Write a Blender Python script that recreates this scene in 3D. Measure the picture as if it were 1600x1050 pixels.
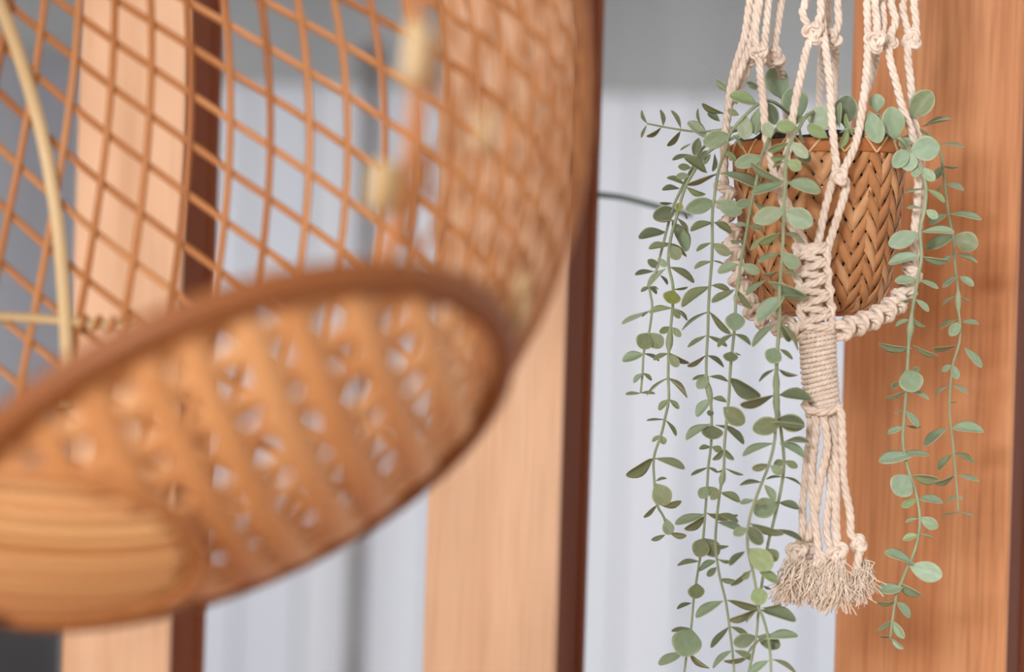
import bpy, math, random
from mathutils import Vector, Matrix
random.seed(7)
PI = math.pi
for o in list(bpy.data.objects): bpy.data.objects.remove(o)
scene = bpy.context.scene
COL = scene.collection

# ------------------------------------------------------------------ camera
F = 85.0 / 36.0 * 1600.0            # focal length in photo pixels
ROLL = math.radians(1.75)
cR, sR = math.cos(ROLL), math.sin(ROLL)
cam_d = bpy.data.cameras.new('camera'); cam = bpy.data.objects.new('camera', cam_d); COL.objects.link(cam)
cam_d.lens = 85; cam_d.sensor_width = 36; cam_d.sensor_fit = 'HORIZONTAL'
cam_d.clip_start = 0.05; cam_d.clip_end = 100
cam.matrix_world = Matrix(((cR, -sR, 0, 0), (0, 0, -1, 0), (sR, cR, 0, 0), (0, 0, 0, 1)))
cam_d.dof.use_dof = True; cam_d.dof.focus_distance = 1.87; cam_d.dof.aperture_fstop = 3.0
scene.camera = cam

# ------------------------------------------------------------------ world and light
w = bpy.data.worlds.new('overcast_sky'); scene.world = w; w.use_nodes = True
bg = w.node_tree.nodes['Background']
bg.inputs['Color'].default_value = (0.96, 0.965, 1.0, 1); bg.inputs['Strength'].default_value = 1.52

def area(name, loc, target, sx, sy, power, col):
    l = bpy.data.lights.new(name, 'AREA'); l.shape = 'RECTANGLE'; l.size = sx; l.size_y = sy
    l.energy = power; l.color = col
    o = bpy.data.objects.new(name, l); COL.objects.link(o); o.location = loc
    o.rotation_euler = (Vector(target) - Vector(loc)).to_track_quat('-Z', 'Y').to_euler()
    return o
area('assumed_rear_daylight', (-1.15, -2.1, 0.80), (0.15, 2.0, 0.0), 0.8, 0.55, 140, (1.0, 0.985, 0.965))  # added main lamp standing in for assumed daylight; the back wall has no window
area('assumed_side_daylight', (-2.32, -0.3, 0.25), (0.3, 1.9, 0.0), 1.7, 1.3, 36, (1.0, 0.985, 0.97))  # added weaker lamp for assumed daylight; no window is built in the left wall

vs = scene.view_settings
vs.view_transform = 'Standard'; vs.look = 'None'; vs.gamma = 1.0; vs.use_curve_mapping = False
vs.exposure = 0.0

# ------------------------------------------------------------------ helpers
def W(px, py, Y):
    """photo pixel at distance Y -> world point (the camera stands at the origin, looks along +Y, rolled)"""
    u = (px - 800.0) / F * Y; v = (525.0 - py) / F * Y
    return Vector((u * cR - v * sR, Y, u * sR + v * cR))

def tag(o, label=None, cat=None, group=None, kind=None):
    if label: o['label'] = label
    if cat: o['category'] = cat
    if group: o['group'] = group
    if kind: o['kind'] = kind
    return o

def empty(name, loc):
    o = bpy.data.objects.new(name, None); o.location = loc; o.empty_display_size = 0.05
    COL.objects.link(o); return o

class MB:
    def __init__(s): s.v = []; s.f = []; s.attr = None
    def quadgrid(s, rows, closed_u=False):
        n = len(rows[0]); b = len(s.v)
        for r in rows: s.v += [tuple(p) for p in r]
        for i in range(len(rows) - 1):
            for j in range(n if closed_u else n - 1):
                k = (j + 1) % n
                s.f.append((b + i * n + j, b + i * n + k, b + (i + 1) * n + k, b + (i + 1) * n + j))
        return b
    def cap(s, idx, flip=False): s.f.append(tuple(reversed(idx)) if flip else tuple(idx))
    def box(s, x0, x1, y0, y1, z0, z1, M=None):
        b = len(s.v)
        P = [(x0,y0,z0),(x1,y0,z0),(x1,y1,z0),(x0,y1,z0),(x0,y0,z1),(x1,y0,z1),(x1,y1,z1),(x0,y1,z1)]
        if M is not None: P = [tuple(M @ Vector(p)) for p in P]
        s.v += P
        for q in ((0,3,2,1),(4,5,6,7),(0,1,5,4),(1,2,6,5),(2,3,7,6),(3,0,4,7)): s.f.append(tuple(b + i for i in q))
    def mesh(s, name, mat, smooth=True):
        m = bpy.data.meshes.new(name); m.from_pydata(s.v, [], s.f); m.update()
        if mat: m.materials.append(mat)
        if smooth: m.polygons.foreach_set('use_smooth', [True] * len(m.polygons))
        return m
    def build(s, name, mat, parent=None, smooth=True, M=None):
        return link(name, s.mesh(name, mat, smooth), parent, M)

def link(name, mesh, parent=None, M=None):
    """M is a world matrix; every parent in this file is only translated, so its inverse is stored once"""
    o = bpy.data.objects.new(name, mesh); COL.objects.link(o)
    if parent:
        o.parent = parent
        if parent.type == 'EMPTY': o.matrix_parent_inverse = Matrix.Translation(-Vector(parent.location))
    if M is not None: o.matrix_basis = M
    return o

def catmull(P, step):
    P = [Vector(p) for p in P]
    if len(P) == 2: P = [P[0], (P[0] + P[1]) / 2, P[1]]
    Q = [P[0] * 2 - P[1]] + P + [P[-1] * 2 - P[-2]]
    out = []
    for i in range(1, len(Q) - 2):
        a, b, c, d = Q[i-1], Q[i], Q[i+1], Q[i+2]
        n = max(2, int((c - b).length / step))
        for k in range(n):
            t = k / n
            out.append(0.5 * ((2*b) + (c-a)*t + (2*a-5*b+4*c-d)*t*t + (3*b-a-3*c+d)*t*t*t))
    out.append(P[-1]); return out

def frames(pts, ref=None):
    """parallel transport frames"""
    T = []
    for i in range(len(pts)):
        a = pts[max(0, i-1)]; b = pts[min(len(pts)-1, i+1)]
        d = b - a
        T.append(d.normalized() if d.length > 1e-9 else Vector((0,0,1)))
    n = ref or (Vector((1,0,0)) if abs(T[0].x) < 0.9 else Vector((0,1,0)))
    N = []
    for t in T:
        n = n - t * n.dot(t)
        if n.length < 1e-6: n = t.orthogonal()
        n = n.normalized(); N.append(n.copy())
    return T, N

def tube(mb, pts, r, sides=6, closed=False, cap=True):
    T, N = frames(pts); rows = []
    for i, p in enumerate(pts):
        rr = r(i / max(1, len(pts) - 1)) if callable(r) else r
        B = T[i].cross(N[i])
        rows.append([p + (N[i] * math.cos(2*PI*k/sides) + B * math.sin(2*PI*k/sides)) * rr for k in range(sides)])
    if closed: rows.append(rows[0])
    b = mb.quadgrid(rows, True)
    if cap and not closed:
        mb.cap([b + k for k in range(sides)], True)
        e = b + (len(rows) - 1) * sides; mb.cap([e + k for k in range(sides)])

def rope(mb, P, R=0.0033, pitch=None, phase=0.0, sides=6, raw=False):
    """three-strand twisted rope along control points"""
    pitch = pitch or R * 6.5
    pts = P if raw else catmull(P, pitch / 9)
    T, N = frames(pts)
    L = [0.0]
    for i in range(1, len(pts)): L.append(L[-1] + (pts[i] - pts[i-1]).length)
    for s in range(3):
        sp = []
        for i, p in enumerate(pts):
            B = T[i].cross(N[i]); a = phase + 2*PI*s/3 - 2*PI*L[i]/pitch
            sp.append(p + (N[i]*math.cos(a) + B*math.sin(a)) * R * 0.48)
        tube(mb, sp, R * 0.56, sides)

# ------------------------------------------------------------------ materials
def new_mat(name, rough=0.6, spec=0.3):
    m = bpy.data.materials.new(name); m.use_nodes = True
    b = m.node_tree.nodes['Principled BSDF']; b.inputs['Roughness'].default_value = rough
    b.inputs['Specular IOR Level'].default_value = spec
    return m, m.node_tree, b
def N_(nt, t, **kw):
    n = nt.nodes.new(t)
    for k, v in kw.items(): setattr(n, k, v)
    return n
def ramp(nt, cols, pos):
    r = N_(nt, 'ShaderNodeValToRGB'); e = r.color_ramp.elements
    while len(e) < len(cols): e.new(0.5)
    for i, (c, p) in enumerate(zip(cols, pos)): e[i].position = p; e[i].color = (*c, 1)
    return r
def noise_col(name, cols, pos, scale, rough=0.6, spec=0.3, stretch=(1,1,1), detail=6, bump=0.0, bscale=None, bdist=0.001):
    m, nt, b = new_mat(name, rough, spec)
    tc = N_(nt, 'ShaderNodeTexCoord'); mp = N_(nt, 'ShaderNodeMapping'); mp.inputs['Scale'].default_value = stretch
    nt.links.new(tc.outputs['Object'], mp.inputs['Vector'])
    n = N_(nt, 'ShaderNodeTexNoise'); n.inputs['Scale'].default_value = scale; n.inputs['Detail'].default_value = detail
    nt.links.new(mp.outputs['Vector'], n.inputs['Vector'])
    r = ramp(nt, cols, pos); nt.links.new(n.outputs['Fac'], r.inputs['Fac'])
    nt.links.new(r.outputs['Color'], b.inputs['Base Color'])
    if bump:
        n2 = N_(nt, 'ShaderNodeTexNoise'); n2.inputs['Scale'].default_value = bscale or scale * 3
        nt.links.new(mp.outputs['Vector'], n2.inputs['Vector'])
        bp = N_(nt, 'ShaderNodeBump'); bp.inputs['Strength'].default_value = bump; bp.inputs['Distance'].default_value = bdist
        nt.links.new(n2.outputs['Fac'], bp.inputs['Height']); nt.links.new(bp.outputs['Normal'], b.inputs['Normal'])
    return m

def wood(name, a, bcol, c, pore=0.0):
    """vertical-grained wood: broad figure times fine pores"""
    m, nt, b = new_mat(name, 0.45, 0.25)
    tc = N_(nt, 'ShaderNodeTexCoord')
    def nz(st, sc, det=5, dist=0.0):
        mp = N_(nt, 'ShaderNodeMapping'); mp.inputs['Scale'].default_value = st
        nt.links.new(tc.outputs['Object'], mp.inputs['Vector'])
        n = N_(nt, 'ShaderNodeTexNoise'); n.inputs['Scale'].default_value = sc; n.inputs['Detail'].default_value = det
        n.inputs['Distortion'].default_value = dist
        nt.links.new(mp.outputs['Vector'], n.inputs['Vector']); return n
    n1 = nz((1, 1, 0.07), 26, 4, 0.4); n2 = nz((1, 1, 0.035), 260, 3); n3 = nz((1, 1, 0.6), 7, 2)
    r1 = ramp(nt, (a, bcol, c), (0.28, 0.5, 0.74)); nt.links.new(n1.outputs['Fac'], r1.inputs['Fac'])
    r2 = ramp(nt, ((0.80 + pore, 0.74 + pore * 1.3, 0.68 + pore * 1.6), (1.06 - pore * .3, 1.05 - pore * .3, 1.04 - pore * .3)), (0.32, 0.56)); nt.links.new(n2.outputs['Fac'], r2.inputs['Fac'])
    r3 = ramp(nt, ((0.88, 0.85, 0.82), (1.08, 1.08, 1.08)), (0.3, 0.7)); nt.links.new(n3.outputs['Fac'], r3.inputs['Fac'])
    def mul(x, y):
        k = N_(nt, 'ShaderNodeMix', data_type='RGBA', blend_type='MULTIPLY'); k.inputs[0].default_value = 1
        nt.links.new(x, k.inputs[6]); nt.links.new(y, k.inputs[7]); return k.outputs[2]
    nt.links.new(mul(mul(r1.outputs['Color'], r2.outputs['Color']), r3.outputs['Color']), b.inputs['Base Color'])
    bp = N_(nt, 'ShaderNodeBump'); bp.inputs['Strength'].default_value = 0.25; bp.inputs['Distance'].default_value = 0.0006
    nt.links.new(n2.outputs['Fac'], bp.inputs['Height']); nt.links.new(bp.outputs['Normal'], b.inputs['Normal'])
    return m

M_post_red = wood('reddish_cedar', (0.474, 0.201, 0.085), (0.557, 0.269, 0.126), (0.620, 0.325, 0.165))
M_post_pale = wood('pale_cedar', (0.576, 0.361, 0.232), (0.641, 0.426, 0.292), (0.679, 0.473, 0.335), 0.11)
M_jamb = noise_col('dark_brown_jamb', ((0.12, 0.032, 0.012), (0.18, 0.055, 0.024)), (0.3, 0.7), 20, 0.6, 0.08, (1,1,0.08))
M_floor = wood('floor_boards', (0.35, 0.18, 0.08), (0.42, 0.23, 0.11), (0.48, 0.28, 0.14))
M_rope = noise_col('cotton_rope', ((0.72, 0.61, 0.53), (0.88, 0.80, 0.73)), (0.3, 0.7), 160, 0.95, 0.05, bump=0.5, bscale=1500, bdist=0.0006)
M_fray = noise_col('frayed_cotton', ((0.86, 0.72, 0.60), (0.95, 0.87, 0.78)), (0.3, 0.7), 120, 0.95, 0.05)
M_stem = noise_col('stem_green', ((0.23, 0.30, 0.19), (0.36, 0.43, 0.29)), (0.3, 0.7), 40, 0.6, 0.2)
M_liner = noise_col('black_plastic_liner', ((0.012, 0.012, 0.010), (0.03, 0.03, 0.026)), (0.3, 0.7), 60, 0.25, 0.5, bump=0.6, bscale=90, bdist=0.004)
M_soil = noise_col('dark_moss', ((0.01, 0.012, 0.006), (0.05, 0.05, 0.025)), (0.3, 0.7), 120, 0.95, 0.05)
M_plaster = noise_col('cream_plaster', ((0.70,0.68,0.65),(0.78,0.76,0.73)), (0.3,0.7), 6, 0.9, 0.1)
M_concrete = noise_col('pale_concrete', ((0.50,0.50,0.50),(0.60,0.60,0.60)), (0.3,0.7), 6, 0.9, 0.1)
M_metal = noise_col('dark_iron', ((0.02,0.02,0.02),(0.05,0.05,0.05)), (0.3,0.7), 30, 0.4, 0.5)

def strip_mat(name, dark, mid, pale, stretch, scale=30, rough=0.5):
    m, nt, b = new_mat(name, rough, 0.3)
    tc = N_(nt, 'ShaderNodeTexCoord'); mp = N_(nt, 'ShaderNodeMapping'); mp.inputs['Scale'].default_value = stretch
    oi = N_(nt, 'ShaderNodeObjectInfo')
    add = N_(nt, 'ShaderNodeVectorMath', operation='ADD'); sc = N_(nt, 'ShaderNodeMath', operation='MULTIPLY'); sc.inputs[1].default_value = 17
    nt.links.new(oi.outputs['Random'], sc.inputs[0])
    nt.links.new(tc.outputs['Object'], mp.inputs['Vector']); nt.links.new(mp.outputs['Vector'], add.inputs[0]); nt.links.new(sc.outputs[0], add.inputs[1])
    n = N_(nt, 'ShaderNodeTexNoise'); n.inputs['Scale'].default_value = scale; n.inputs['Detail'].default_value = 5
    nt.links.new(add.outputs[0], n.inputs['Vector'])
    mx = N_(nt, 'ShaderNodeMath', operation='MULTIPLY_ADD'); mx.inputs[1].default_value = 0.45
    nt.links.new(oi.outputs['Random'], mx.inputs[0])
    k = N_(nt, 'ShaderNodeMath', operation='MULTIPLY'); k.inputs[1].default_value = 0.6
    nt.links.new(n.outputs['Fac'], k.inputs[0]); nt.links.new(k.outputs[0], mx.inputs[2])
    r = ramp(nt, (dark, mid, pale), (0.2, 0.5, 0.8)); nt.links.new(mx.outputs[0], r.inputs['Fac'])
    nt.links.new(r.outputs['Color'], b.inputs['Base Color'])
    return m
M_bamboo = strip_mat('pot_bamboo', (0.335, 0.140, 0.053), (0.521, 0.256, 0.112), (0.651, 0.381, 0.203), (1, 1, 1), 60)
M_bamboo_rim = strip_mat('pot_rim_bamboo', (0.30, 0.105, 0.030), (0.42, 0.16, 0.055), (0.50, 0.21, 0.08), (1, 1, 1), 40)
M_bamboo_pale = strip_mat('pale_bamboo', (0.62, 0.38, 0.19), (0.74, 0.50, 0.28), (0.82, 0.60, 0.36), (1, 1, 1), 40)
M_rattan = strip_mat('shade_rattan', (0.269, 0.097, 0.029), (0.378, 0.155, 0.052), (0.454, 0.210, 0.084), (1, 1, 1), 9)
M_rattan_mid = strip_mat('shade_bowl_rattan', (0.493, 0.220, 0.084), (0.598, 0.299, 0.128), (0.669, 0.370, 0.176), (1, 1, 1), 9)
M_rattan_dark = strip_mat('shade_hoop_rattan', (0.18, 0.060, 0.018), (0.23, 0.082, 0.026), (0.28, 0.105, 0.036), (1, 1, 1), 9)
M_foot = strip_mat('foot_cane', (0.54, 0.29, 0.12), (0.62, 0.36, 0.165), (0.68, 0.42, 0.21), (1, 1, 1), 9)
M_lash = strip_mat('lashing_cane', (0.62, 0.36, 0.15), (0.68, 0.43, 0.20), (0.72, 0.48, 0.25), (1, 1, 1), 9)
M_cane = strip_mat('pale_cane', (0.447, 0.310, 0.155), (0.507, 0.370, 0.198), (0.559, 0.421, 0.249), (1, 1, 1), 9)

# leaf: colour from the object, pale rim and faint rib from the mesh
M_leaf, nt, b = new_mat('eucalyptus_leaf', 0.5, 0.35)
oi = N_(nt, 'ShaderNodeObjectInfo'); at = N_(nt, 'ShaderNodeAttribute', attribute_name='rim')
tc = N_(nt, 'ShaderNodeTexCoord')
n = N_(nt, 'ShaderNodeTexNoise'); n.inputs['Scale'].default_value = 3.0; n.inputs['Detail'].default_value = 3
nt.links.new(tc.outputs['Object'], n.inputs['Vector'])
rv = ramp(nt, ((0.84, 0.86, 0.82), (1.12, 1.10, 1.14)), (0.3, 0.7)); nt.links.new(n.outputs['Fac'], rv.inputs['Fac'])
mu = N_(nt, 'ShaderNodeMix', data_type='RGBA', blend_type='MULTIPLY'); mu.inputs[0].default_value = 1
nt.links.new(oi.outputs['Color'], mu.inputs[6]); nt.links.new(rv.outputs['Color'], mu.inputs[7])
mr = N_(nt, 'ShaderNodeMapRange'); mr.inputs['From Min'].default_value = 0.80; mr.inputs['From Max'].default_value = 1.0
mr.inputs['To Max'].default_value = 0.9
nt.links.new(at.outputs['Fac'], mr.inputs['Value'])
mi = N_(nt, 'ShaderNodeMix', data_type='RGBA'); nt.links.new(mr.outputs['Result'], mi.inputs[0])
nt.links.new(mu.outputs[2], mi.inputs[6]); mi.inputs[7].default_value = (0.60, 0.62, 0.42, 1)
nt.links.new(mi.outputs[2], b.inputs['Base Color'])
tr = N_(nt, 'ShaderNodeBsdfTranslucent'); nt.links.new(mi.outputs[2], tr.inputs['Color'])
ms = N_(nt, 'ShaderNodeMixShader'); ms.inputs[0].default_value = 0.16
nt.links.new(b.outputs[0], ms.inputs[1]); nt.links.new(tr.outputs[0], ms.inputs[2])
nt.links.new(ms.outputs[0], nt.nodes['Material Output'].inputs['Surface'])

# window glass: clear pane with a faint mirror reflection
M_glass = bpy.data.materials.new('window_glass'); M_glass.use_nodes = True; nt = M_glass.node_tree
nt.nodes.remove(nt.nodes['Principled BSDF'])
t_ = N_(nt, 'ShaderNodeBsdfTransparent'); g_ = N_(nt, 'ShaderNodeBsdfGlossy'); g_.inputs['Roughness'].default_value = 0.02
t_.inputs['Color'].default_value = (0.97, 0.98, 0.98, 1)
fr = N_(nt, 'ShaderNodeFresnel'); fr.inputs['IOR'].default_value = 1.12; mg = N_(nt, 'ShaderNodeMixShader')
nt.links.new(fr.outputs[0], mg.inputs[0]); nt.links.new(t_.outputs[0], mg.inputs[1]); nt.links.new(g_.outputs[0], mg.inputs[2])
nt.links.new(mg.outputs[0], nt.nodes['Material Output'].inputs['Surface'])

M_white = strip_mat('white_painted_board', (0.64, 0.645, 0.70), (0.74, 0.74, 0.78), (0.82, 0.80, 0.82), (1, 1, 0.05), 3, 0.6)
M_grey = noise_col('grey_eave_board', ((0.36, 0.355, 0.35), (0.44, 0.435, 0.43)), (0.3, 0.7), 4, 0.7, 0.2, (1,1,0.1))
M_shutter = noise_col('grey_shutter', ((0.26, 0.25, 0.27), (0.33, 0.32, 0.33)), (0.3, 0.7), 4, 0.6, 0.2, (1,1,0.1))
M_shutter_dark = noise_col('charcoal_plinth', ((0.045, 0.042, 0.042), (0.07, 0.065, 0.065)), (0.3, 0.7), 4, 0.6, 0.2)
M_pipe = noise_col('grey_brown_pipe', ((0.20, 0.17, 0.16), (0.26, 0.23, 0.22)), (0.3, 0.7), 6, 0.5, 0.3)
M_cable = noise_col('grey_green_cable', ((0.10, 0.13, 0.125), (0.16, 0.19, 0.18)), (0.3, 0.7), 20, 0.6, 0.2)

FLOOR_Z, TOP_Z = -1.35, 1.10
# ------------------------------------------------------------------ the window wall: three posts on one slanting line
TH = math.radians(25.0); D_B = 2.23
d_ = Vector((math.cos(TH), -math.sin(TH), 0)); back = Vector((math.sin(TH), math.cos(TH), 0))
ox = (862 + 16.5 - 800) / F * D_B        # right edge of the middle post at mid height
O_ = Vector((ox, D_B, 0))
def wall_t(px):
    """distance along the wall line whose point shows at photo column px (mid height)"""
    u = (px - 800) / F
    return (u * O_.y - O_.x) / (d_.x - u * d_.y)
WALL_M = Matrix(((d_.x, back.x, 0, O_.x), (d_.y, back.y, 0, O_.y), (0, 0, 1, 0), (0, 0, 0, 1)))
JD = 0.064
posts = [(111, 276, M_post_pale, 'pale cedar window post farthest left, behind the lampshade'),
         (675, 880, M_post_pale, 'pale cedar window post between lampshade and hanging plant'),
         (1318, 1585, M_post_red, 'broad reddish cedar window post right behind the woven pot')]
edges = []
for i, (xa, xb, m, lab) in enumerate(posts):
    ta, tb = wall_t(xa), wall_t(xb); edges.append((ta, tb))
    r = MB(); bv = 0.0015
    # post with small chamfers on the front arrises
    prof = [(ta, JD), (ta, bv), (ta + bv, 0), (tb - bv, 0), (tb, bv), (tb, 0.010), (tb - 0.004, 0.010), (tb - 0.004, JD)]
    rows = [[(p[0], p[1], z) for p in prof] for z in (FLOOR_Z, TOP_Z)]
    bb = r.quadgrid(rows, True); n_ = len(prof)
    r.cap(list(range(bb, bb + n_)), True); r.cap(list(range(bb + n_, bb + 2 * n_)))
    o = r.build('trim_%d' % (i + 1), m, None, False, WALL_M)
    tag(o, lab, 'post', kind='structure')
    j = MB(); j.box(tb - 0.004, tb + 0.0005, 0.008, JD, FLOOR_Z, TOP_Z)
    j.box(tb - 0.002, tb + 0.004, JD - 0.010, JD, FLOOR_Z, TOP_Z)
    jo = j.build('jamb', M_jamb, o, False); jo['label'] = 'dark brown side of the post'  # jamb strip coloured much darker than the post's front face
# windows between the posts: pane plus bottom and top rails out of view
spans = [(edges[0][0] - 0.33, edges[0][0]), (edges[0][1] + 0.0062, edges[1][0]), (edges[1][1] + 0.0062, edges[2][0]), (edges[2][1] + 0.0062, edges[2][1] + 0.33)]
wl = ['window bay left of the leftmost post', 'bright window bay behind the woven lampshade', 'bright window bay behind the trailing leaves', 'window bay right of the reddish post']
for i, (a, bq) in enumerate(spans):
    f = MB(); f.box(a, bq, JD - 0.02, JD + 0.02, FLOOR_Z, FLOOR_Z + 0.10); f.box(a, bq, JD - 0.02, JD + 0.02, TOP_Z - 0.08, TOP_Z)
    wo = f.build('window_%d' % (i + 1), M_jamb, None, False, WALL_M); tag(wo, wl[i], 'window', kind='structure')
    g = MB(); g.box(a - 0.005, bq + 0.0, JD - 0.002, JD + 0.002, FLOOR_Z + 0.10, TOP_Z - 0.08)
    g.build('pane', M_glass, wo, False)
# lintel over the posts, beam that carries the hangings, floor
l = MB(); l.box(spans[0][0] - 0.3, spans[3][1] + 0.3, -0.02, JD + 0.04, TOP_Z, TOP_Z + 0.12)
tag(l.build('trim_4', M_post_red, None, False, WALL_M), 'cedar lintel over the window posts', 'beam', kind='structure')
l = MB(); l.box(-2.4, 2.0, 1.83, 1.95, TOP_Z + 0.0, TOP_Z + 0.12)
tag(l.build('trim_5', M_post_red, None, False), 'cedar beam above the hanging plant', 'beam', kind='structure')
l = MB(); l.box(-2.4, 2.0, 1.24, 1.36, TOP_Z + 0.0, TOP_Z + 0.12)
tag(l.build('trim_6', M_post_red, None, False), 'cedar beam above the woven lampshade', 'beam', kind='structure')
# the rest of the room: floor, plastered walls, ceiling; an added lamp by the left wall stands in for assumed daylight
def wy(x): return O_.y + (x - O_.x) * d_.y / d_.x        # the window wall's line
XL, XR, YB_ = -2.4, 2.0, -2.2
def slab(name, lab, cat, z0, z1, m):
    mb = MB(); q = [(XL, YB_), (XR, YB_), (XR, wy(XR) + .1), (XL, wy(XL) + .1)]
    b0 = mb.quadgrid([[(x, y, z) for x, y in q] for z in (z0, z1)], True)
    mb.cap([b0 + k for k in range(4)], True); mb.cap([b0 + 4 + k for k in range(4)])
    tag(mb.build(name, m, None, False), lab, cat, kind='structure')
slab('floor', 'wooden floor below the view', 'floor', FLOOR_Z - .05, FLOOR_Z, M_floor)
slab('ceiling', 'pale plaster ceiling above the view', 'ceiling', TOP_Z + .12, TOP_Z + .18, M_plaster)
for nm, lab, bx in (('wall_left', 'plaster wall to the left, out of view', (XL - .1, XL, YB_ - .1, wy(XL) + .1)), ('wall_right', 'plaster wall to the right, out of view', (XR, XR + .1, YB_ - .1, wy(XR) + .1)), ('wall_back', 'plaster wall behind the camera', (XL - .1, XR + .1, YB_ - .1, YB_))):
    mb = MB(); mb.box(*bx, FLOOR_Z, TOP_Z + .12); tag(mb.build(nm, M_plaster, None, False), lab, 'wall', kind='structure')
mb = MB(); mb.box((XL - O_.x) / d_.x - .05, spans[0][0], 0, .06, FLOOR_Z, TOP_Z); mb.box(spans[3][1], (XR - O_.x) / d_.x + .02, 0, .06, FLOOR_Z, TOP_Z)
tag(mb.build('wall_front', M_plaster, None, False, WALL_M), 'plaster on both sides of the window posts, out of view', 'wall', kind='structure')
gr = MB(); gr.box(-6, 6, 2.0, 9.0, FLOOR_Z - .25, FLOOR_Z - .15)
tag(gr.build('ground', M_concrete, None, False), 'pale concrete ground outside', 'ground', kind='structure')

# ------------------------------------------------------------------ outside, far out of focus
YO = 7.0
wall = MB(); wall.box(-5.2, 5.2, YO + 0.03, YO + 0.15, FLOOR_Z - .15, 3.0)
wall_o = wall.build('wall_outside', M_white, None, False); tag(wall_o, 'white boarded neighbouring wall seen blurred through the windows', 'wall', kind='structure')
bm_ = MB(); bm_.box(-0.088, 0.088, -0.012, 0.012, FLOOR_Z, 3.0); board_mesh = bm_.mesh('board', M_white, False)
x = -5.1
while x < 5.1:
    link('board', board_mesh, wall_o, Matrix.Translation((x, YO + 0.018 + random.uniform(-0.004, 0.004), 0))); x += 0.184
ev = MB(); ev.box(-5.2, 5.2, YO - 0.03, YO + 0.03, 0.71, 2.6); ev.box(-5.2, 5.2, YO - 1.0, YO, 1.14, 1.24)  # cladding, plus an unseen overhang added above to shade its upper part
tag(ev.build('trim_7', M_grey, None, False), 'grey cladding along the top of the white wall outside, with an added unseen overhang', 'cladding', kind='structure')
xl = W(-330, 500, YO).x; xr = W(112, 700, YO).x
sh = MB(); sh.box(xl, xr, YO - 0.10, YO + 0.0, -0.72, 0.75)
so = sh.build('door_1', M_shutter, None, False); tag(so, 'grey shuttered doorway outside at far left', 'door', kind='structure')
pl = MB(); pl.box(xl, xr, YO - 0.14, YO + 0.0, FLOOR_Z, -0.72); pl.build('lower_panel', M_shutter_dark, so, False)
pp = MB(); p0 = W(556, 950, YO - 0.06)
tube(pp, [Vector((p0.x, YO - 0.06, FLOOR_Z)), Vector((p0.x, YO - 0.06, -0.2)), Vector((p0.x, YO - 0.06, 0.82))], 0.022, 10)
tag(pp.build('downpipe', M_pipe), 'thin grey-brown downpipe on the white wall outside', 'pipe')
tB = edges[1][1]; z_ = W(938, 306, 2.28).z
sa = MB(); tube(sa, catmull([Vector((tB - .01, JD - .006, z_ + .002)), Vector((tB + .02, JD + .012, z_)), Vector((tB + .045, JD + .03, z_ - .006)), Vector((tB + .075, JD + .06, z_ - .014))], .006), 0.0030, 8)
bo = sa.build('window_stay', M_cable, bpy.data.objects['trim_2'], True); bo['label'] = 'thin grey-green window stay'

# ------------------------------------------------------------------ woven bamboo pot
PY = 1.90                                 # distance of the pot's axis
PC = W(1281, 490, PY); PTOP = W(1279, 226, PY)
H = (PTOP - PC).length; pz = (PTOP - PC).normalized()
px_ = Vector((1, 0, 0)); px_ = (px_ - pz * px_.dot(pz)).normalized(); py_ = pz.cross(px_)
POT_M = Matrix(((px_.x, py_.x, pz.x, PC.x), (px_.y, py_.y, pz.y, PC.y), (px_.z, py_.z, pz.z, PC.z), (0,0,0,1)))
SC = PY / F                                # metres per pixel at the pot
def prof_r(h):
    pts = [(0, 70), (4, 84), (12, 94), (24, 102), (45, 109), (80, 115), (140, 124), (200, 130), (266, 134)]
    hp = h / SC
    for (a, ra), (b2, rb) in zip(pts, pts[1:]):
        if hp <= b2: return (ra + (rb - ra) * (hp - a) / (b2 - a)) * SC
    return pts[-1][1] * SC
pot = empty('woven_pot', PC)
tag(pot, 'herringbone woven bamboo pot hanging in a cream rope hanger', 'plant pot')
NS = 32; WA = 0.81 * 2 * PI / NS
def pot_strip(sign, phase):
    mb = MB(); nst = 46; phi = 0.0; rows_o = []; rows_i = []
    h1 = H * 0.945
    for i in range(nst + 1):
        h = h1 * i / nst; r = prof_r(h)
        if i: phi += sign * (h1 / nst) / (1.42 * max(r, 0.045))
        ro, ri = [], []
        for k in (-0.5, 0.0, 0.5):
            a = phi + k * WA
            c = math.cos(16 * (a + phase)); c = max(-1, min(1, c * 1.8))
            rr = r + sign * 0.0011 * c + (0.00035 if k == 0 else 0)
            ro.append((rr * math.cos(a), rr * math.sin(a), h)); ri.append(((rr - 0.0007) * math.cos(a), (rr - 0.0007) * math.sin(a), h))
        rows_o.append(ro); rows_i.append(list(reversed(ri)))
    rows = [a + b_ for a, b_ in zip(rows_o, rows_i)]
    mb.quadgrid(rows, True)
    return mb.mesh('bamboo_strip', M_bamboo, True)
for sign in (1, -1):
    ms_ = [pot_strip(sign, 0.0), pot_strip(sign, PI / 16)]
    for i in range(NS):
        link('bamboo_strip', ms_[i % 2], pot, POT_M @ Matrix.Rotation(2 * PI * i / NS + random.uniform(-.010, .010), 4, 'Z'))
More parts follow.
